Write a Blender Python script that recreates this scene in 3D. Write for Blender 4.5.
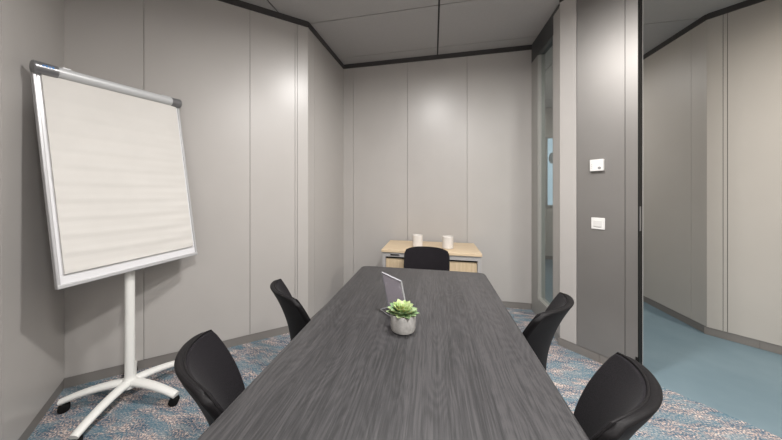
import bpy, bmesh, math, random
from math import sin, cos, pi, radians as R
from mathutils import Vector, Matrix
random.seed(7)
S = bpy.context.scene
for o in list(bpy.data.objects): bpy.data.objects.remove(o)
COL = S.collection
V = Vector

# ------------------------------------------------------------------ camera
cam = bpy.data.cameras.new('camera'); co = bpy.data.objects.new('camera', cam); COL.objects.link(co)
co.location = (0, 0, 1.30); co.rotation_euler = (R(90), 0, R(12.18))
cam.sensor_width = 36; cam.lens = 36 * 265 / 782
cam.shift_x = (391 - 376) / 782; cam.shift_y = -(220 - 192) / 782
cam.clip_start = 0.02
S.camera = co
# ------------------------------------------------------------------ world, lights, exposure
w = bpy.data.worlds.new('world'); S.world = w; w.use_nodes = True
w.node_tree.nodes['Background'].inputs[0].default_value = (.75, .85, 1, 1)
w.node_tree.nodes['Background'].inputs[1].default_value = .25
S.view_settings.view_transform = 'Standard'; S.view_settings.look = 'None'
S.view_settings.gamma = 1; S.view_settings.use_curve_mapping = False
S.view_settings.exposure = 1.08

def area(name, loc, size, power, color=(1, .96, .91), spread=180, shape='DISK', rot=(0, 0, 0)):
    l = bpy.data.lights.new(name, 'AREA'); l.shape = shape; l.size = size; l.energy = power; l.color = color
    l.spread = R(spread)
    o = bpy.data.objects.new(name, l); COL.objects.link(o); o.location = loc; o.rotation_euler = rot
    return o
LIGHTS = [((.05, 1.28), .24, 26, (1, .975, .95)), ((.70, -.30), .24, 37, (1, .975, .95)),  # main lamp, then an unseen fill lamp added behind the camera
          ((1.45, .35), .24, 9, (1, .975, .95)),  # unseen lamp added as extra fill on the doorway side
          ((3.05, 1.35), .24, 26, (1, .93, .83)), ((1.35, 4.4), .24, 10, (1, .975, .95))]  # two unseen lamps added to light the corridor walls and its end
CEIL = 2.92
for (p, d, e, c) in LIGHTS:
    area('lamp_glow', (p[0], p[1], CEIL - .022), d, e, c, spread=172)

# ------------------------------------------------------------------ materials
def mat(name, color, rough=.5, metal=0, spec=.5, coat=0):
    m = bpy.data.materials.new(name); m.use_nodes = True
    b = m.node_tree.nodes['Principled BSDF']
    b.inputs['Base Color'].default_value = (*color, 1); b.inputs['Roughness'].default_value = rough
    b.inputs['Metallic'].default_value = metal; b.inputs['Specular IOR Level'].default_value = spec
    b.inputs['Coat Weight'].default_value = coat
    return m
def N(m, t, **kw):
    n = m.node_tree.nodes.new(t)
    for k, v in kw.items(): setattr(n, k, v)
    return n
def LK(m, a, b): m.node_tree.links.new(a, b)
def ramp(m, stops, interp='LINEAR'):
    r = N(m, 'ShaderNodeValToRGB'); cr = r.color_ramp; cr.interpolation = interp
    while len(cr.elements) < len(stops): cr.elements.new(.5)
    for e, (p, c) in zip(cr.elements, stops): e.position = p; e.color = (*c, 1)
    return r
def coords(m, scale=(1, 1, 1), rot=(0, 0, 0), kind='Object'):
    t = N(m, 'ShaderNodeTexCoord'); mp = N(m, 'ShaderNodeMapping')
    mp.inputs['Scale'].default_value = scale; mp.inputs['Rotation'].default_value = rot
    LK(m, t.outputs[kind], mp.inputs[0]); return mp
def noise(m, vec, scale, detail=2, rough=.5):
    n = N(m, 'ShaderNodeTexNoise'); n.inputs['Scale'].default_value = scale
    n.inputs['Detail'].default_value = detail; n.inputs['Roughness'].default_value = rough
    LK(m, vec.outputs[0], n.inputs[0]); return n
def bump(m, src, strength, dist=.002):
    b = N(m, 'ShaderNodeBump'); b.inputs['Strength'].default_value = strength; b.inputs['Distance'].default_value = dist
    LK(m, src, b.inputs['Height']); LK(m, b.outputs[0], m.node_tree.nodes['Principled BSDF'].inputs['Normal']); return b
def mottled(name, c1, c2, scale, rough, bstr=0, **kw):
    m = mat(name, c1, rough, **kw); v = coords(m); n = noise(m, v, scale, 3)
    r = ramp(m, [(.3, c1), (.7, c2)]); LK(m, n.outputs[0], r.inputs[0])
    LK(m, r.outputs[0], m.node_tree.nodes['Principled BSDF'].inputs['Base Color'])
    if bstr: bump(m, n.outputs[0], bstr)
    return m
def emis(name, color, strength):
    m = mat(name, color, .4); b = m.node_tree.nodes['Principled BSDF']
    b.inputs['Emission Color'].default_value = (*color, 1); b.inputs['Emission Strength'].default_value = strength; return m

PANEL = mottled('lacquered panel', (.455, .434, .415), (.47, .449, .43), 3, .35, spec=.6)
PANEL2 = mottled('corridor panel', (.50, .472, .435), (.515, .487, .45), 3, .45, spec=.35)
COLUMN = mottled('grey lacquered steel', (.27, .257, .245), (.285, .272, .26), 3, .43, spec=.5, metal=.55)
SEAM = mat('seam shadow gap', (.06, .058, .055), .8)
BASE = mat('grey baseboard', (.215, .20, .187), .5)
TRIMM = mat('dark ceiling trim', (.045, .042, .042), .6)
CEILM = mottled('ceiling tile', (.43, .42, .415), (.45, .44, .435), 60, .85, .1, spec=.2)
GRID = mat('ceiling grid gap', (.05, .05, .05), .8)
FRAME = mat('grey aluminium frame', (.38, .375, .355), .4, .2)
FRAMED = mat('dark aluminium transom', (.085, .088, .09), .45, .3)
BLACK = mat('black rubber', (.006, .006, .006), .7, spec=.2)
WHITEP = mat('white plastic', (.78, .77, .75), .35)
GREYP = mat('grey plastic', (.28, .28, .28), .5)
WPAINT = mat('white powder coat', (.80, .80, .77), .35)
SILVER = mat('silver aluminium', (.50, .50, .51), .35, .2)
DCAP = mat('dark grey cap', (.16, .16, .165), .32, .3)
BOARD = mat('white enamel board', (.74, .74, .76), .22)
CAPM = mat('grey end cap', (.24, .24, .25), .28, .5)
BAR = mat('pale grey aluminium tube', (.56, .57, .58), .38, .1)
BLUEL = mat('blue lettering', (.03, .16, .42), .5)
CHROME = mat('chrome tube', (.6, .6, .6), .2, 1)
OAKC = ((.56, .43, .28), (.66, .53, .37))
def oak(name, sc, c1, c2):
    m = mat(name, c1, .45); v = coords(m, sc); n = noise(m, v, 9, 5, .6)
    r = ramp(m, [(.3, c1), (.7, c2)]); LK(m, n.outputs[0], r.inputs[0])
    LK(m, r.outputs[0], m.node_tree.nodes['Principled BSDF'].inputs['Base Color']); return m
OAKH = oak('light oak', (1, 9, 9), *OAKC)
OAKV = oak('light oak upright grain', (12, 9, .6), (.50, .39, .25), (.64, .51, .35))
CABG = mat('silver grey cabinet metal', (.42, .41, .405), .4, .15)
CERAM = mottled('white ceramic', (.62, .59, .56), (.66, .63, .60), 20, .45)
CONC = mottled('pale concrete', (.27, .265, .255), (.40, .39, .375), 45, .85, .3)
SOIL = mottled('dark soil', (.02, .015, .01), (.05, .035, .025), 90, .95, .5)

# black chair fabric and leatherette
def fabric():
    m = mat('charcoal fabric', (.02, .02, .022), .9, spec=.15); v = coords(m)
    n = noise(m, v, 330, 2, .6); r = ramp(m, [(.35, (.004, .0035, .0045)), (.68, (.017, .0145, .018))])
    LK(m, n.outputs[0], r.inputs[0]); b = m.node_tree.nodes['Principled BSDF']; LK(m, r.outputs[0], b.inputs['Base Color'])
    b.inputs['Sheen Weight'].default_value = .04; b.inputs['Sheen Roughness'].default_value = .5
    bump(m, n.outputs[0], .35, .001); return m
FAB = fabric()
LEATH = mottled('black leatherette', (.0055, .005, .0055), (.008, .007, .008), 120, .6, .15, spec=.22)

# carpet: fine multicolour yarns in slanting streaks
def carpet():
    m = mat('multicolour carpet', (.3, .3, .3), .95, spec=.05); b = m.node_tree.nodes['Principled BSDF']
    g = coords(m, (1, 1, 1)); st = coords(m, (1, 3.5, 1), (0, 0, R(-42)))
    st2 = coords(m, (1, 2.5, 1), (0, 0, R(-42)))
    f1 = noise(m, g, 115, 1, .5); f2 = noise(m, st, 6.5, 3, .65); f3 = noise(m, st2, 5, 3, .6)
    c1 = ramp(m, [(.32, (.03, .04, .075)), (.43, (.09, .15, .20)), (.49, (.20, .21, .24)), (.55, (.38, .29, .26)), (.64, (.68, .60, .54))])
    add = N(m, 'ShaderNodeMath', operation='MULTIPLY_ADD'); add.inputs[1].default_value = .62
    LK(m, f1.outputs[0], add.inputs[0])
    mu = N(m, 'ShaderNodeMath', operation='MULTIPLY'); mu.inputs[1].default_value = .38
    LK(m, f2.outputs[0], mu.inputs[0]); LK(m, mu.outputs[0], add.inputs[2])
    LK(m, add.outputs[0], c1.inputs[0])
    # teal patches
    r3 = ramp(m, [(.47, (0, 0, 0)), (.55, (1, 1, 1))]); LK(m, f3.outputs[0], r3.inputs[0])
    mx = N(m, 'ShaderNodeMixRGB'); mx.blend_type = 'MIX'
    half = N(m, 'ShaderNodeMath', operation='MULTIPLY'); half.inputs[1].default_value = .55
    LK(m, r3.outputs[0], half.inputs[0]); LK(m, half.outputs[0], mx.inputs[0])
    LK(m, c1.outputs[0], mx.inputs[1]); mx.inputs[2].default_value = (.125, .225, .275, 1)
    LK(m, mx.outputs[0], b.inputs['Base Color']); bump(m, f1.outputs[0], .8, .004)
    return m
CARPET = carpet()
def bluefloor():
    m = mat('blue vinyl floor', (.13, .24, .3), .55, spec=.3); v = coords(m); n = noise(m, v, 2.2, 4, .6)
    r = ramp(m, [(.3, (.12, .178, .212)), (.7, (.155, .217, .252))]); LK(m, n.outputs[0], r.inputs[0])
    LK(m, r.outputs[0], m.node_tree.nodes['Principled BSDF'].inputs['Base Color']); return m
BLUEF = bluefloor()

# dark stained wood in staves running the length of the table
def darkwood():
    m = mat('dark grey stained oak', (.06, .06, .062), .40, spec=.6); b = m.node_tree.nodes['Principled BSDF']
    tc = N(m, 'ShaderNodeTexCoord'); sep = N(m, 'ShaderNodeSeparateXYZ'); LK(m, tc.outputs['Object'], sep.inputs[0])
    dv = N(m, 'ShaderNodeMath', operation='DIVIDE'); dv.inputs[1].default_value = .125; LK(m, sep.outputs[0], dv.inputs[0])
    fl = N(m, 'ShaderNodeMath', operation='FLOOR'); LK(m, dv.outputs[0], fl.inputs[0])
    wn = N(m, 'ShaderNodeTexWhiteNoise', noise_dimensions='1D'); LK(m, fl.outputs[0], wn.inputs['W'])
    off = N(m, 'ShaderNodeCombineXYZ'); s10 = N(m, 'ShaderNodeMath', operation='MULTIPLY'); s10.inputs[1].default_value = 9
    LK(m, wn.outputs['Value'], s10.inputs[0]); LK(m, s10.outputs[0], off.inputs[1])
    addv = N(m, 'ShaderNodeVectorMath', operation='ADD'); LK(m, tc.outputs['Object'], addv.inputs[0]); LK(m, off.outputs[0], addv.inputs[1])
    mp = N(m, 'ShaderNodeMapping'); mp.inputs['Scale'].default_value = (60, 2.0, 1); LK(m, addv.outputs[0], mp.inputs[0])
    n1 = N(m, 'ShaderNodeTexNoise'); n1.inputs['Scale'].default_value = 2.2; n1.inputs['Detail'].default_value = 9
    n1.inputs['Roughness'].default_value = .65; n1.inputs['Distortion'].default_value = 1.0; LK(m, mp.outputs[0], n1.inputs[0])
    mp2 = N(m, 'ShaderNodeMapping'); mp2.inputs['Scale'].default_value = (6.5, 1.3, 1); LK(m, addv.outputs[0], mp2.inputs[0])
    wv = N(m, 'ShaderNodeTexNoise'); wv.inputs['Scale'].default_value = 1.3; wv.inputs['Detail'].default_value = 1; LK(m, mp2.outputs[0], wv.inputs[0])
    ring = N(m, 'ShaderNodeMath', operation='MULTIPLY'); ring.inputs[1].default_value = 150; LK(m, wv.outputs[0], ring.inputs[0])
    sn = N(m, 'ShaderNodeMath', operation='SINE'); LK(m, ring.outputs[0], sn.inputs[0])
    ma = N(m, 'ShaderNodeMath', operation='MULTIPLY_ADD'); ma.inputs[1].default_value = .045; LK(m, sn.outputs[0], ma.inputs[0]); LK(m, n1.outputs[0], ma.inputs[2])
    mb = N(m, 'ShaderNodeMath', operation='MULTIPLY_ADD'); mb.inputs[1].default_value = .10; LK(m, wn.outputs['Value'], mb.inputs[0]); LK(m, ma.outputs[0], mb.inputs[2])
    r = ramp(m, [(.40, (.020, .0197, .021)), (.53, (.034, .033, .035)), (.66, (.052, .050, .052))]); LK(m, mb.outputs[0], r.inputs[0])
    LK(m, r.outputs[0], b.inputs['Base Color']); bump(m, ma.outputs[0], .25, .002)
    return m
WOOD = darkwood()
def glassm(name, tint=(1, 1, 1), alpha_mix=.9, rough=.02):
    m = bpy.data.materials.new(name); m.use_nodes = True; nt = m.node_tree; nt.nodes.clear()
    o = nt.nodes.new('ShaderNodeOutputMaterial'); t = nt.nodes.new('ShaderNodeBsdfTransparent'); g = nt.nodes.new('ShaderNodeBsdfGlossy')
    t.inputs[0].default_value = (*tint, 1); g.inputs['Roughness'].default_value = rough
    fr = nt.nodes.new('ShaderNodeFresnel'); fr.inputs[0].default_value = 1.5
    gm = nt.nodes.new('ShaderNodeNewGeometry'); inv = nt.nodes.new('ShaderNodeMath'); inv.operation = 'SUBTRACT'; inv.inputs[0].default_value = 1
    mu = nt.nodes.new('ShaderNodeMath'); mu.operation = 'MULTIPLY'; nt.links.new(gm.outputs['Backfacing'], inv.inputs[1])
    nt.links.new(inv.outputs[0], mu.inputs[0]); nt.links.new(fr.outputs[0], mu.inputs[1])
    mx = nt.nodes.new('ShaderNodeMixShader'); nt.links.new(mu.outputs[0], mx.inputs[0])
    nt.links.new(t.outputs[0], mx.inputs[1]); nt.links.new(g.outputs[0], mx.inputs[2]); nt.links.new(mx.outputs[0], o.inputs[0]); return m
GLASS = glassm('window glass', (.86, .90, .90))
ACRYL = glassm('clear acrylic', (.90, .90, .92), rough=.05)

# ------------------------------------------------------------------ mesh helpers
class MB:
    def __init__(s): s.v = []; s.f = []; s.m = []; s.M = Matrix()
    def add(s, vs, fs, mi=0):
        n = len(s.v); s.v += [s.M @ V(v) for v in vs]; s.f += [[n + i for i in f] for f in fs]; s.m += [mi] * len(fs)
    def box(s, a, b, mi=0):
        x0, y0, z0 = a; x1, y1, z1 = b
        s.add([(x0, y0, z0), (x1, y0, z0), (x1, y1, z0), (x0, y1, z0), (x0, y0, z1), (x1, y0, z1), (x1, y1, z1), (x0, y1, z1)],
              [(0, 3, 2, 1), (4, 5, 6, 7), (0, 1, 5, 4), (1, 2, 6, 5), (2, 3, 7, 6), (3, 0, 4, 7)], mi)
    def prism(s, poly, z0, z1, mi=0):
        n = len(poly); s.add([(x, y, z0) for x, y in poly] + [(x, y, z1) for x, y in poly],
              [list(range(n))[::-1], list(range(n, 2 * n))] + [(i, (i + 1) % n, n + (i + 1) % n, n + i) for i in range(n)], mi)
    def lathe(s, prof, n=32, mi=0, c=(0, 0)):
        vs = []; fs = []
        for r, z in prof: vs += [(c[0] + r * cos(2 * pi * i / n), c[1] + r * sin(2 * pi * i / n), z) for i in range(n)]
        for k in range(len(prof) - 1):
            for i in range(n):
                j = (i + 1) % n; fs.append((k * n + i, k * n + j, (k + 1) * n + j, (k + 1) * n + i))
        if prof[0][0] > 1e-5: fs.append(list(range(n))[::-1])
        if prof[-1][0] > 1e-5: fs.append([(len(prof) - 1) * n + i for i in range(n)])
        s.add(vs, fs, mi)
    def tube(s, pts, r, n=10, mi=0, flat=1.0):
        pts = [V(p) for p in pts]; rs = r if isinstance(r, (list, tuple)) else [r] * len(pts); vs = []; fs = []; prev = None
        for k, p in enumerate(pts):
            d = (pts[min(k + 1, len(pts) - 1)] - pts[max(k - 1, 0)]).normalized()
            up = V((0, 0, 1)) if abs(d.z) < .95 else V((0, 1, 0))
            a = d.cross(up).normalized() if prev is None else (prev - d * prev.dot(d)).normalized()
            prev = a; b = a.cross(d).normalized()
            vs += [p + (a * cos(2 * pi * i / n) + b * sin(2 * pi * i / n) * flat) * rs[k] for i in range(n)]
        for k in range(len(pts) - 1):
            for i in range(n):
                j = (i + 1) % n; fs.append((k * n + i, k * n + j, (k + 1) * n + j, (k + 1) * n + i))
        fs.append(list(range(n))[::-1]); fs.append([(len(pts) - 1) * n + i for i in range(n)])
        s.add(vs, fs, mi)
    def build(s, name, mats, parent=None, smooth=False, bevel=0, subsurf=0, loc=None, rot=None):
        me = bpy.data.meshes.new(name); me.from_pydata([tuple(v) for v in s.v], [], s.f)
        mats = mats if isinstance(mats, (list, tuple)) else [mats]
        for m in mats: me.materials.append(m)
        for p, i in zip(me.polygons, s.m): p.material_index = i
        bm = bmesh.new(); bm.from_mesh(me); bmesh.ops.recalc_face_normals(bm, faces=bm.faces); bm.to_mesh(me); bm.free()
        o = bpy.data.objects.new(name, me); COL.objects.link(o)
        if parent is not None: o.parent = parent
        if loc is not None: o.location = loc
        if rot is not None: o.rotation_euler = rot
        if smooth:
            for p in me.polygons: p.use_smooth = True
            try: me.set_sharp_from_angle(angle=R(40))
            except Exception: pass
        if bevel:
            b = o.modifiers.new('bevel', 'BEVEL'); b.width = bevel; b.segments = 3; b.limit_method = 'ANGLE'; b.angle_limit = R(35)
            for p in me.polygons: p.use_smooth = True
            try: me.set_sharp_from_angle(angle=R(60))
            except Exception: pass
        if subsurf:
            b = o.modifiers.new('subsurf', 'SUBSURF'); b.levels = subsurf; b.render_levels = subsurf
        return o
def tag(o, label=None, cat=None, group=None, kind=None):
    if label: o['label'] = label
    if cat: o['category'] = cat
    if group: o['group'] = group
    if kind: o['kind'] = kind
    return o
def empty(name, loc, rz=0, **k):
    o = bpy.data.objects.new(name, None); COL.objects.link(o); o.location = loc; o.rotation_euler = (0, 0, rz); o.empty_display_size = .1
    return tag(o, **k)
def struct(o, label=None, cat=None): return tag(o, label, cat, kind='structure')
def copy_tree(o, parent=None):
    c = o.copy(); COL.objects.link(c); c.parent = parent
    for ch in [x for x in list(bpy.data.objects) if x.parent is o]: copy_tree(ch, c)
    return c

# ------------------------------------------------------------------ room shell
ZB = .07      # top of the baseboards
ZT = 2.87     # underside of the dark ceiling trim
def along(mb, P, Q):
    """matrix: local x runs P->Q along the wall, local y points into the wall (left of P->Q)"""
    d = V((Q[0] - P[0], Q[1] - P[1], 0)); L = d.length; a = math.atan2(d.y, d.x)
    mb.M = Matrix.Translation((P[0], P[1], 0)) @ Matrix.Rotation(a, 4, 'Z'); return L
def wall(name, P, Q, joints, mats, cols=None, label=None, z0=ZB, z1=CEIL, thick=.10, extend=(0, 0)):
    mb = MB(); L = along(mb, P, Q); js = [0] + [j * L for j in joints] + [L]; g = .0016
    for k in range(len(js) - 1):
        a = js[k] + (g if k else 0); b = js[k + 1] - (g if k < len(js) - 2 else 0)
        mb.box((a, 0, z0), (b, .018, z1), (cols[k] if cols else 0))
    mb.box((-extend[0], .0175, 0), (L + extend[1], thick, z1), len(mats) - 1)
    return struct(mb.build(name, mats), label, 'wall')
def baseboard(name, P, Q, joints=(), label=None):
    mb = MB(); L = along(mb, P, Q); js = [0] + [j * L for j in joints] + [L]
    for k in range(len(js) - 1): mb.box((js[k] + (.0008 if k else -.015), .004, .0), (js[k + 1] - .0008, .0175, ZB - .002), 0)
    return struct(mb.build(name, [BASE]), label, 'baseboard')
def trim(name, P, Q, label=None, z=ZT):
    mb = MB(); L = along(mb, P, Q); mb.box((0, -.012, z), (L, .0, CEIL), 0)
    return struct(mb.build(name, [TRIMM]), label, 'trim')

C1 = (-2.381, 1.277); C2 = (-1.168, 2.335); C3 = (-1.12, 3.22); C4 = (1.075, 3.22)
C5 = (1.046, 2.514); C6 = (1.385, 2.175); A0 = (-.10, -1.004)
OR = (2.25, 1.31); BR = (2.25, -1.004)
# walls run so that the room is on the right of P->Q (local +y goes into the wall)
segs = [('wall_left', A0, C1, (.4, .8), 'grey lacquered panel wall at the far left, behind the flipchart edge'),
        ('wall_rear_left', C1, C2, (.251, .689, .925, .938), 'long grey panel wall behind the flipchart'),
        ('wall_alcove_left', C2, C3, (.146,), 'narrow grey panel wall running to the far left corner'),
        ('wall_far', C3, C4, (.06, .372, .685), 'grey panel wall behind the oak cabinet')]
for nm, P, Q, js, lb in segs:
    wall(nm, P, Q, js, [PANEL, SEAM], label=lb, extend={'wall_left': (0, .08), 'wall_rear_left': (.08, 0), 'wall_alcove_left': (0, .08), 'wall_far': (.08, 0)}[nm])
    baseboard(nm.replace('wall', 'baseboard'), P, Q, (.45,) if nm != 'wall_left' else (.6,), 'grey baseboard below the ' + lb.split(',')[0])
for k, (P, Q) in enumerate([(A0, C1), (C1, C2), (C2, C3), (C3, C4)]):
    trim('trim_%d' % (k + 1), P, Q, 'dark ceiling trim strip')
wall('wall_column', C5, C6, (.25, .86), [PANEL, COLUMN, SEAM], cols=[0, 1, 1], label='grey steel column face carrying the thermostat and light switch', thick=.092)
baseboard('baseboard_column', C5, C6, (.55,), 'grey baseboard at the foot of the column')
trim('trim_5', C5, C6, 'dark ceiling trim strip above the column', z=ZT + .03)
wall('wall_right', OR, BR, (.5,), [PANEL, SEAM])
wall('wall_back', BR, A0, (.3, .6), [PANEL, SEAM])
# header over glass and the window in the right wall
WX = 1.06
win = struct(empty('window_1', (WX, 2.87, 0)), 'tall narrow fixed glass panel between the far wall and the column', 'window')
y0, y1 = 2.52 - 2.87, 3.218 - 2.87
f = MB(); f.box((0, 3.04 - 2.87, 0), (.07, y1, 2.87)); f.box((0, y0, 0), (.07, 2.69 - 2.87, 2.90)); f.box((0, 2.69 - 2.87, 0), (.07, 3.04 - 2.87, .20))
f.build('window_frame', FRAME, win, bevel=.002)
f = MB(); f.box((-.001, y0 + .05, 2.72), (.07, y1, CEIL)); f.build('transom', FRAMED, win, bevel=.002)
f = MB(); f.box((-.004, y0, ZB), (.0, 2.665 - 2.87, 2.88)); f.build('end_post', PANEL, win)
f = MB(); 
for (a, b, c, d) in ((2.69, 2.696, .2, 2.72), (3.034, 3.04, .2, 2.72)): f.box((.012, a - 2.87, c), (.04, b - 2.87, d))
f.box((.012, 2.69 - 2.87, .2), (.04, 3.04 - 2.87, .206)); f.build('gasket', FRAME, win)
f = MB(); f.box((.030, 2.696 - 2.87, .206), (.036, 3.034 - 2.87, 2.72)); f.build('pane', GLASS, win)
# door jamb at the opening
d1 = struct(empty('door_1', (C6[0], C6[1], 0), R(-45)), 'open doorway edge with black rubber seal beside the column', 'door frame')
f = MB(); f.box((.0, -.001, 0), (.006, .078, 2.90)); f.build('rubber_seal', BLACK, d1)
f = MB(); f.box((.0, .078, 0), (.006, .094, 2.90)); f.build('jamb', SILVER, d1)
f = MB(); f.box((.006, .006, 1.03), (.0085, .035, 1.20)); f.build('strike_plate', DCAP, d1)
f = MB(); f.box((-.012, -.004, .0), (.004, -.0005, .155)); f.build('floor_guide', BLACK, d1)

# floors
OX = 3.625
fp = [(-2.5, 1.35), (-.02, -1.12), (2.38, -1.12), (2.38, OX - 2.38), (1.10, OX - 1.10), (1.10, 3.33), (-1.23, 3.33), (-1.28, 2.45)]
f = MB(); f.prism(fp, -.05, 0); tag(f.build('floor', CARPET), 'multicoloured blue, teal and pinkish carpet', 'floor', kind='structure')
cp = [(2.38, OX - 2.38), (2.38, -1.12), (4.7, -1.12), (4.7, 1.4), (2.6, 3.2), (2.6, 6.0), (1.10, 6.0), (1.10, OX - 1.10)]
f = MB(); f.prism(cp[::-1], -.05, -.001); tag(f.build('floor_corridor', BLUEF), 'plain dusty blue corridor floor', 'floor', kind='structure')
# corridor walls
CE = (2.44, 3.0); CF = (4.3, 1.325)
wall('wall_corridor_left', (2.44, 5.70), (2.44, 3.0), (.9444,), [PANEL2, SEAM], label='grey corridor wall panel seen through the doorway')
FL = math.hypot(CF[0] - CE[0], CF[1] - CE[1])
for n_, P, Q, js in (('wall_corridor_right', CE, CF, (.036, .0455, .151, .6)), ('wall_corridor_side', CF, (4.3, -1.0), (.5,)),
                     ('wall_corridor_back', (4.3, -1.0), (2.35, -1.0), (.5,))):
    wall(n_, P, Q, js, [PANEL2, SEAM], label='warm grey corridor wall right of the doorway' if n_.endswith('right') else None)
wall('wall_corridor_inner', (2.355, -1.0), (2.355, 1.34), (.5,), [PANEL2, SEAM], thick=.02)
wall('wall_corridor_room', (1.105, 3.33), (1.105, 5.70), (.5,), [PANEL2, SEAM])
wall('wall_corridor_end', (1.105, 5.70), (2.44, 5.70), (.5,), [PANEL2, SEAM], label='end wall of the corridor seen through the glass')
baseboard('baseboard_corridor_left', (2.44, 5.70), CE, (.5,)); baseboard('baseboard_corridor_right', CE, CF, (.11, .5))
baseboard('baseboard_corridor_end', (1.105, 5.70), (2.44, 5.70))
trim('trim_6', (2.44, 5.70), CE, 'dark ceiling trim strip in the corridor'); trim('trim_7', CE, CF, 'dark ceiling trim strip above the warm grey corridor wall')
# backlit glazed door panel at the corridor end
w2 = struct(empty('window_2', (2.25, 5.695, 0)), 'bluish daylit glazed panel at the end of the corridor', 'window')
f = MB(); f.box((-.14, -.02, 1.02), (-.10, 0, 2.36)); f.box((.10, -.02, 1.02), (.14, 0, 2.36)); f.box((-.10, -.02, 1.02), (.10, 0, 1.05)); f.box((-.10, -.02, 2.33), (.10, 0, 2.36))
f.build('window_frame', FRAME, w2)
f = MB(); f.box((-.10, -.008, 1.05), (.10, -.001, 2.33)); f.build('pane', emis('daylit frosted glass', (.40, .52, .60), .36), w2)
f = MB(); f.M = Matrix.Translation((-.02, -.008, 1.95)) @ Matrix.Rotation(R(90), 4, 'X') @ Matrix.Diagonal((.55, 1, 1, 1)); f.lathe([(.105, 0), (.105, .003)], 28)
f.build('oval_sticker', mat('grey sticker', (.28, .31, .32), .6), w2)

# ceiling: tiles with dark gaps between them
mb = MB(); xs = [-4.21, -2.79, -1.37, .05, 1.47, 2.89, 4.31, 5.73]; ys = [3.05 + .69 * k for k in range(-7, 6)]
outer = (-2.6, 4.8, -1.2, 6.1); g = .008
for i in range(len(xs) - 1):
    for j in range(len(ys) - 1):
        a, b, c, d = max(xs[i] + g, outer[0]), min(xs[i + 1] - g, outer[1]), max(ys[j] + g * .7, outer[2]), min(ys[j + 1] - g * .7, outer[3])
        if b > a and d > c: mb.box((a, c, CEIL), (b, d, CEIL + .02), 0)
mb.box((outer[0], outer[2], CEIL + .012), (outer[1], outer[3], CEIL + .06), 1)
tag(mb.build('ceiling', [CEILM, GRID]), 'grey tiled suspended ceiling', 'ceiling', kind='structure')
LAB = ['round recessed ceiling light above the far half of the table', 'unseen round ceiling light added as fill behind the near end of the table',
       'unseen round ceiling light added as fill near the doorway', 'unseen round ceiling light added to light the corridor walls opposite the doorway', 'unseen round ceiling light added to brighten the corridor end']
for (p, d, e, c), lb in zip(LIGHTS, LAB):
    t = empty('ceiling_light', (p[0], p[1], CEIL), label=lb, cat='ceiling light', group='recessed ceiling lights')
    f = MB(); r = d / 2; f.lathe([(r + .001, -.001), (r + .002, -.012), (r + .022, -.010), (r + .026, -.001)], 40); f.build('bezel', WHITEP, t, smooth=True)
    f = MB(); f.lathe([(.001, -.006), (r, -.006), (r, -.001)], 40); f.build('diffuser', emis('lamp diffuser', (1, .97, .93), 1.0), t)

# ------------------------------------------------------------------ conference table
tb = empty('conference_table', (-.089, .80, 0), label='long dark grey stained wood meeting table filling the foreground', cat='table')
def rrect(hx, hy, r, n=6):
    p = []
    for sx, sy, a in ((1, 1, 0), (-1, 1, 90), (-1, -1, 180), (1, -1, 270)):
        for k in range(n + 1):
            t = R(a + 90 * k / n); p.append((sx * (hx - r) + r * cos(t), sy * (hy - r) + r * sin(t)))
    return p
f = MB(); f.prism(rrect(.437, 1.155, .045), .705, .74); f.build('tabletop', WOOD, tb, bevel=.006)
f = MB(); f.box((-.03, -.62, .65), (.03, .62, .703)); f.build('crossbeam', DCAP, tb, bevel=.004)
for sy in (-.62, .50):
    f = MB(); f.box((-.03, sy - .05, .022), (.03, sy + .05, .65)); f.build('leg', DCAP, tb, bevel=.004)
    f = MB(); f.box((-.19, sy - .03, 0), (.19, sy + .03, .022)); f.build('foot', DCAP, tb, bevel=.004)

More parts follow.
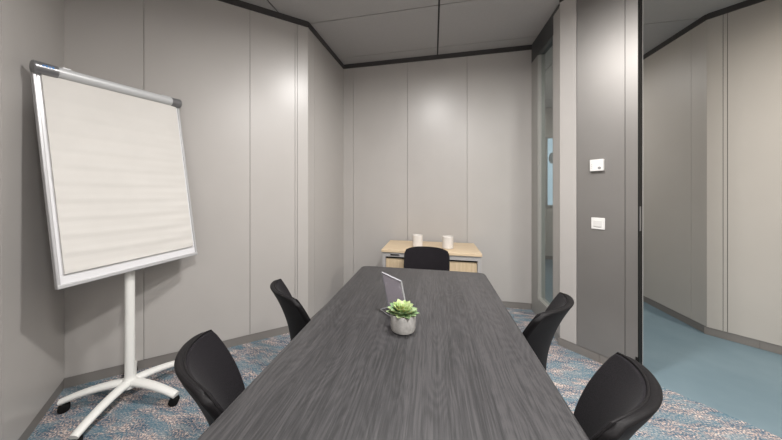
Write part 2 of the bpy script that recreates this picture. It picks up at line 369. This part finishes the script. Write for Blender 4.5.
# ------------------------------------------------------------------ chairs
def make_chair():
    t = empty('conference_chair', (0, 0, 0))          # faces local +x; origin on the floor under the back
    def surf(u, v, off):                              # u -1..1 across, v 0..1 upward
        # rounded upper corners, narrower foot
        hw = .175 + .025 * min(1, v * 1.6)
        zt = .415 + .377 * v
        cut = max(0, v - .88) / .12
        hw2 = hw - .024 * (1 - math.sqrt(max(0, 1 - cut ** 2)))
        s = u * hw2
        zt -= .012 * v * abs(u) ** 6 + 0.004 * v * u * u
        arc = .068 * abs(u) ** 2.1 * (1 + .25 * (1 - v))
        lean = .115 * (1 - v ** 1.9)
        return V((arc + lean + off, s, zt))
    def shell(o0, o1, ulim, v0, v1, nu=22, nv=14):
        vs = []; fs = []; W = nu + 1
        for off in (o0, o1):
            for j in range(nv + 1):
                for i in range(W): vs.append(surf(ulim * (-1 + 2 * i / nu), v0 + (v1 - v0) * j / nv, off))
        K = W * (nv + 1)
        for j in range(nv):
            for i in range(nu):
                a = j * W + i; fs.append((a, a + 1, a + W + 1, a + W)); fs.append((K + a, K + a + W, K + a + W + 1, K + a + 1))
        for i in range(nu):
            fs.append((i, K + i, K + i + 1, i + 1)); a = nv * W + i; fs.append((a, a + 1, K + a + 1, K + a))
        for j in range(nv):
            a = j * W; fs.append((a, a + W, K + a + W, K + a)); a += nu; fs.append((a, K + a, K + a + W, a + W))
        return vs, fs
    f = MB(); f.add(*shell(-.021, .004, 1, 0, 1)); f.build('back_shell', LEATH, t, smooth=True, bevel=.012)
    f = MB(); f.add(*shell(-.004, .012, .955, .03, .975)); f.build('back_pad', FAB, t, smooth=True, bevel=.005)
    f = MB(); pts = [surf(-.97, v / 10, .004) for v in range(0, 10)] + [surf(-.97 + 1.94 * k / 20, .985, .004) for k in range(21)] + [surf(.97, v / 10, .004) for v in range(9, -1, -1)]
    f.tube(pts, .0038, 8); f.build('piping', LEATH, t, smooth=True)
    f = MB()
    f.prism([(x + .345, y) for x, y in rrect(.195, .20, .06)], .405, .455); f.build('seat', FAB, t, bevel=.016)
    f = MB(); f.prism([(x + .34, y) for x, y in rrect(.19, .185, .05)], .385, .404); f.build('seat_shell', LEATH, t, bevel=.005)
    for sx, sy in ((.15, 1), (.15, -1), (.50, 1), (.50, -1)):
        f = MB(); fx = sx - .05 if sx < .3 else sx + .02
        f.tube([(sx + (.03 if sx < .3 else -.03), sy * .15, .383), (sx, sy * .165, .36), (fx, sy * .185, .012)], .010, 10)
        lg = f.build('leg', CHROME, t, smooth=True)
        f = MB(); f.lathe([(.012, 0), (.012, .014)], 12, c=(fx, sy * .185)); f.build('glide', BLACK, lg)
    return t
ch = make_chair()
chairs = [((-.757, .672), 43, 'charcoal upholstered chair at the near left side of the table, nearest the flipchart'),
          ((-.825, 1.262), 44, 'charcoal upholstered chair at the far left side of the table by the panel wall'),
          ((.556, .822), 148, 'large charcoal chair nearest the doorway, at the near right side of the table'),
          ((.603, 1.368), 145, 'charcoal chair on the right side of the table in front of the column'),
          ((-.056, 2.505), -92, 'black chair at the head of the table in front of the oak cabinet')]
for k, ((x, y), a, lb) in enumerate(chairs):
    o = ch if k == 0 else copy_tree(ch)
    o.location = (x, y, 0); o.rotation_euler = (0, 0, R(a)); tag(o, lb, 'chair', 'chairs around the meeting table')

# ------------------------------------------------------------------ flipchart
HUB = V((-1.862, 1.300, 0))
fc = empty('flipchart_stand', HUB, label='white rolling flipchart stand with tilted board by the left wall', cat='flipchart')
f = MB(); f.lathe([(.001, .085), (.045, .085), (.045, .115), (.030, .135), (.026, .15), (.025, .16), (.025, .93)], 28)
f.lathe([(.028, .90), (.03, .905), (.03, .95), (.028, .955)], 24)
f.build('pole', WPAINT, fc, smooth=True)
for k in range(5):
    a = R((4, 72, 142, 210, 286)[k]); d = V((cos(a), sin(a), 0)); f = MB()
    pts = []; rr = []
    for j in range(11):
        q = j / 10; pts.append(d * (.02 + .31 * q) + V((0, 0, .112 - .050 * q ** 2.2))); rr.append(.031 - .008 * q)
    f.tube(pts, rr, 14, flat=.72); lg = f.build('leg', WPAINT, fc, smooth=True)
    f = MB(); c = d * .315; n = V((-d.y, d.x, 0))
    f.M = Matrix.Translation((c.x, c.y, .026)) @ Matrix.Rotation(a + .5, 4, 'Z') @ Matrix.Rotation(R(90), 4, 'X')
    for z in (-.019, .005): f.lathe([(.001, z), (.020, z), (.026, z + .003), (.026, z + .011), (.020, z + .014), (.001, z + .014)], 20)
    f.M = Matrix.Translation((c.x, c.y, .0)); f.lathe([(.007, .024), (.007, .055)], 10); f.lathe([(.018, .028), (.020, .044), (.010, .052)], 14)
    f.build('caster', BLACK, lg, smooth=True)
# board: local x across, y normal (towards the room = -y), z up the tilted face
psi, tilt, roll = .173, .133, .035
BW, BH = .69, 1.125
dx = V((sin(psi), cos(psi), 0)); nn = V((cos(psi), -sin(psi), 0)); up = V((0, 0, 1)) * cos(tilt) - nn * sin(tilt)
ex = dx * cos(roll) + up * sin(roll); ez = up * cos(roll) - dx * sin(roll); ey = ez.cross(ex)
BM = Matrix((ex, ey, ez)).transposed().to_4x4(); BM.translation = V((-1.783, 1.305, .836))
LB = Matrix.Translation(-HUB) @ BM       # board space inside the stand's empty
def bmb(): m = MB(); m.M = LB.copy(); return m
# ey points away from the room?  make sure the visible face is -y
sgn = -1 if ey.dot(nn) < 0 else 1
f = bmb(); f.box((-BW / 2, -sgn * .022, 0), (BW / 2, 0, BH)); f.build('whiteboard', BOARD, fc, bevel=.003)
f = bmb(); e = .012
for a, b in (((-BW / 2 - .006, -.004), (-BW / 2 + e * .6, BH)), ((BW / 2 - e * .6, -.004), (BW / 2 + .006, BH))):
    f.box((a[0], -sgn * .024, a[1]), (b[0], sgn * .006, b[1]))
f.box((-BW / 2 - .006, -sgn * .026, -.014), (BW / 2 + .006, sgn * .010, .006)); f.build('board_frame', SILVER, fc, bevel=.003)
f = bmb(); f.box((-.025, -sgn * .060, -.02), (.025, -sgn * .022, .45)); f.box((-.05, -sgn * .075, .03), (.05, -sgn * .022, .10)); f.build('mounting_bracket', GREYP, fc, bevel=.004)
f = bmb(); f.tube([(-BW / 2 + .075, sgn * .012, BH - .002), (BW / 2 - .055, sgn * .012, BH - .002)], .029, 20); f.build('clamp_bar', BAR, fc, smooth=True)
for s_, w_ in ((-1, .085), (1, .062)):
    f = bmb(); x0_ = s_ * (BW / 2 + .008); x1_ = x0_ - s_ * w_
    f.tube([(x0_, sgn * .012, BH - .002), (x0_ - s_ * .004, sgn * .012, BH - .002), (x1_, sgn * .012, BH - .002)], [.029, .033, .0315], 20); cap = f.build('end_cap', CAPM, fc, smooth=True)
    f = bmb(); f.box((x1_ - .02 * s_ if s_ < 0 else x1_ - .055, sgn * -.01, BH + .025), (x1_ + .055 if s_ < 0 else x1_ + .02, sgn * .02, BH + .034)); f.build('paper_clip', SILVER, fc, bevel=.003)
    if s_ < 0:
        f = bmb(); 
        for q in range(4): f.box((x0_ + .026 + q * .011, sgn * .0435, BH - .004), (x0_ + .034 + q * .011, sgn * .0452, BH + .006 + .002 * (q % 2)))
        f.build('blue_marking', BLUEL, fc)
# paper pad clamped to the board
pm = MB(); pm.M = BM.copy(); nu, nv = 16, 90; px0, px1, pz0, pz1 = -BW / 2 + .022, BW / 2 - .022, .055, BH - .012
vs = []; fs = []
for side in (0, 1):
    for j in range(nv + 1):
        for i in range(nu + 1):
            u = i / nu; v = j / nv; wv = (.0016 * sin(v * 70 + 2 * sin(u * 3)) + .0010 * sin(v * 143 + u * 4)) * (1 - v) ** .6
            vs.append((px0 + (px1 - px0) * u, sgn * ((.012 + wv) if side else .0012), pz0 + (pz1 - pz0) * v))
Wd = nu + 1; K = Wd * (nv + 1)
for j in range(nv):
    for i in range(nu):
        a = j * Wd + i; fs.append((a, a + 1, a + Wd + 1, a + Wd)); fs.append((K + a, K + a + Wd, K + a + Wd + 1, K + a + 1))
for i in range(nu):
    fs.append((i, K + i, K + i + 1, i + 1)); a = nv * Wd + i; fs.append((a, a + 1, K + a + 1, K + a))
for j in range(nv):
    a = j * Wd; fs.append((a, a + Wd, K + a + Wd, K + a)); a += nu; fs.append((a, K + a, K + a + Wd, a + Wd))
pm.add(vs, fs)
tag(pm.build('paper_pad', mottled('cream paper', (.63, .61, .58), (.66, .64, .61), 5, .85), smooth=True), 'large blank cream flipchart paper pad clamped on the tilted board', 'paper pad')

# ------------------------------------------------------------------ oak cabinet and the two cups
ca = empty('low_cabinet', (-.03, 2.87, 0), label='low light oak cabinet with silver grey frame against the far wall', cat='cabinet')
ca.rotation_euler = (0, 0, R(-.3))
HW, DF, DB = .475, -.27, .27
f = MB(); f.box((-HW, DF, .70), (HW, DB, .725)); f.build('cabinet_top', OAKH, ca, bevel=.002)
f = MB(); f.box((-HW + .008, DF + .012, 0), (-HW + .040, DB - .005, .699)); f.box((HW - .040, DF + .012, 0), (HW - .008, DB - .005, .699))
f.box((-HW + .040, DF + .012, .655), (HW - .040, DF + .032, .699)); f.box((-HW + .040, DF + .012, 0), (HW - .040, DF + .032, .06)); f.box((-HW + .04, DB - .02, 0), (HW - .04, DB - .005, .699))
f.build('cabinet_body', CABG, ca, bevel=.0015)
f = MB(); f.box((-HW + .040, DF + .060, .03), (HW - .040, DF + .064, .655)); f.build('door_gap_shade', BLACK, ca)  # thin black sheet, paints the shade in the gap above the doors
for a, b in ((-HW + .043, -.002), (.002, HW - .043)):
    f = MB(); f.box((a, DF + .030, .064), (b, DF + .048, .634)); dd = f.build('door', OAKV, ca, bevel=.001)
f = MB(); f.box((-HW + .09, DF + .004, .672), (-HW + .18, DF + .012, .684)); f.build('rail_bar', CHROME, ca, bevel=.001)  # small chrome bar near the left end of the top rail
for (x, y, r_, h_, lb) in ((-.16, 2.81, .053, .125, 'left white ceramic cup on the oak cabinet'), (.146, 2.80, .056, .122, 'right white ceramic cup on the oak cabinet')):
    f = MB(); z = .7253
    f.lathe([(.001, z), (r_ - .006, z), (r_, z + .006), (r_, z + h_ - .003), (r_ - .003, z + h_), (r_ - .006, z + h_ - .003), (r_ - .006, z + h_ - .028), (.001, z + h_ - .030)], 36)
    tag(f.build('cup', CERAM, smooth=True, loc=(x, y, 0)), lb, 'cup', 'white cups on the cabinet')

# ------------------------------------------------------------------ potted succulent
pt = empty('potted_succulent', (-.120, 1.076, .7402), label='small green succulent in a pale round pot on the table', cat='plant')
f = MB(); f.lathe([(.001, 0), (.040, 0), (.047, .004), (.050, .014), (.0515, .067), (.050, .070), (.046, .069), (.045, .058), (.001, .058)], 40); f.build('pot', CONC, pt, smooth=True)
f = MB(); f.lathe([(.0445, .0585), (.0445, .061), (.001, .062)], 24); f.build('soil', SOIL, pt)
def leafmat(name, c_in, c_out):
    m = mat(name, c_in, .45, spec=.4); v = coords(m); n = noise(m, v, 28, 2); r = ramp(m, [(.35, c_in), (.65, c_out)])
    LK(m, n.outputs[0], r.inputs[0]); LK(m, r.outputs[0], m.node_tree.nodes['Principled BSDF'].inputs['Base Color'])
    m.node_tree.nodes['Principled BSDF'].inputs['Subsurface Weight'].default_value = .05
    return m
LF = [leafmat('outer leaf green', (.11, .20, .09), (.36, .45, .25)), leafmat('inner leaf green', (.20, .29, .09), (.50, .57, .30))]
f = MB()
def leaf(mb, az, el, L, W, base, mi):
    # thick pointed spoon shaped leaf, cupped along its length
    n = 11; rings = []; vs = []; fs = []; m = 8
    d = V((cos(az), sin(az), 0)); sd = V((-sin(az), cos(az), 0))
    for k in range(n + 1):
        q = k / n; wd = W * (sin(pi * min(1, q * .88 + .10)) ** .7) * (1 if q < .8 else (1 - ((q - .8) * 4.6) ** 2)); wd = max(wd, .0012)
        e = el + .5 * q * (0.6 if el < .6 else .3); p = base + d * (L * q * cos(e)) + V((0, 0, L * q * sin(e)))
        nrm = V((-sin(e) * d.x, -sin(e) * d.y, cos(e)))
        for i in range(m):
            a = 2 * pi * i / m; vs.append(p + sd * (wd / 2 * cos(a)) + nrm * ((.0035 * sin(a)) * (1 - .6 * q) + .22 * wd * cos(a) ** 2))
    for k in range(n):
        for i in range(m):
            j = (i + 1) % m; fs.append((k * m + i, k * m + j, (k + 1) * m + j, (k + 1) * m + i))
    fs.append(list(range(m))[::-1]); fs.append([n * m + i for i in range(m)]); mb.add(vs, fs, mi)
for (cnt, el, L, W, zb, mi, ph) in ((11, -.12, .066, .036, .066, 0, 0), (10, .10, .064, .038, .069, 0, .25), (9, .36, .054, .034, .072, 1, .1), (7, .66, .043, .028, .075, 1, .4), (5, 1.05, .030, .018, .076, 1, .2)):
    for k in range(cnt):
        leaf(f, 2 * pi * (k + random.uniform(-.15, .15)) / cnt + ph, el + random.uniform(-.07, .07), L * random.uniform(.9, 1.08), W, V((0, 0, zb)), mi)
f.build('foliage', LF, pt, smooth=True)
f = MB(); f.lathe([(.012, .060), (.008, .085)], 10); f.build('stem', LF[0], pt)

# ------------------------------------------------------------------ slanted acrylic sign holder
sh = empty('sign_holder', (-.210, 1.272, .7402), -.80, label='clear acrylic slanted sign holder standing behind the succulent', cat='sign holder')
t_ = .226; f = MB(); L_, W_ = .182, .150
def pnt(a, s, off=0): return (a, -s * sin(t_) + off * cos(t_), s * cos(t_) + off * sin(t_))
def slab(mb, a0, a1, s0, s1, o0, o1):
    vs = [pnt(a, s, o) for o in (o0, o1) for a, s in ((a0, s0), (a1, s0), (a1, s1), (a0, s1))]
    mb.add(vs, [(0, 3, 2, 1), (4, 5, 6, 7), (0, 1, 5, 4), (1, 2, 6, 5), (2, 3, 7, 6), (3, 0, 4, 7)])
slab(f, 0, W_, .004, L_, -.0035, -.0015); slab(f, 0, W_, .004, L_, .0015, .0035); f.build('acrylic_face', ACRYL, sh)
f = MB(); f.box((0, -.05, 0), (W_, .004, .003)); f.build('base_plate', ACRYL, sh)
f = MB(); g_ = .0022
slab(f, -.001, W_ + .001, L_ - g_, L_, -.004, .004); slab(f, -.001, .0015, .003, L_, -.004, .004); slab(f, W_ - .0015, W_ + .001, .003, L_, -.004, .004)
f.box((-.001, -.050, 0), (.001, .003, .0032)); f.box((-.001, -.051, 0), (W_ + .001, -.0495, .0032))
f.build('polished_edge', mat('polished acrylic edge', (.36, .36, .38), .3), sh)
def sheet():
    m = mat('printed sheet back', (.3, .29, .3), .6); v = coords(m); n = noise(m, v, 26, 2, .4)
    r = ramp(m, [(.0, (.72, .69, .71)), (.62, (.75, .72, .74)), (.70, (.93, .92, .92))]); LK(m, n.outputs[0], r.inputs[0])
    b = m.node_tree.nodes['Principled BSDF']; LK(m, r.outputs[0], b.inputs['Base Color'])
    tr = N(m, 'ShaderNodeBsdfTranslucent'); LK(m, r.outputs[0], tr.inputs[0]); mx = N(m, 'ShaderNodeMixShader'); mx.inputs[0].default_value = .8
    LK(m, b.outputs[0], mx.inputs[1]); LK(m, tr.outputs[0], mx.inputs[2]); LK(m, mx.outputs[0], m.node_tree.nodes['Material Output'].inputs[0]); return m
f = MB(); slab(f, .003, W_ - .003, .006, L_ - .006, -.0007, .0007); f.build('printed_sheet', sheet(), sh)

# ------------------------------------------------------------------ thermostat and light switch on the column
def on_col(s, z): return (C5[0] + (C6[0] - C5[0]) * s, C5[1] + (C6[1] - C5[1]) * s, z)
th = empty('thermostat', on_col(.535, 1.503), R(-45), label='square white thermostat on the grey column, above the light switch', cat='thermostat')
f = MB(); f.box((-.042, -.028, -.044), (.042, -.0005, .044)); f.build('housing', WHITEP, th, bevel=.004)
f = MB(); f.M = Matrix.Translation((.018, -.028, -.022)) @ Matrix.Rotation(R(90), 4, 'X'); f.lathe([(.010, 0), (.010, .0012), (.008, .0016)], 20); f.build('dial', GREYP, th)
f = MB(); 
for q in range(3): f.box((-.032, -.0286, .004 - q * .013), (-.026, -.028, .007 - q * .013))
f.build('vent_marks', GREYP, th)
sw = empty('light_switch', on_col(.540, 1.060), R(-45), label='white wall light switch on the grey column below the thermostat', cat='light switch')
f = MB(); f.box((-.042, -.009, -.044), (.042, -.0005, .044)); f.build('switch_plate', WHITEP, sw, bevel=.004)
f = MB(); f.box((-.024, -.014, -.024), (.024, -.009, .024)); f.build('rocker', mat('off white plastic', (.70, .69, .67), .4), sw, bevel=.003)
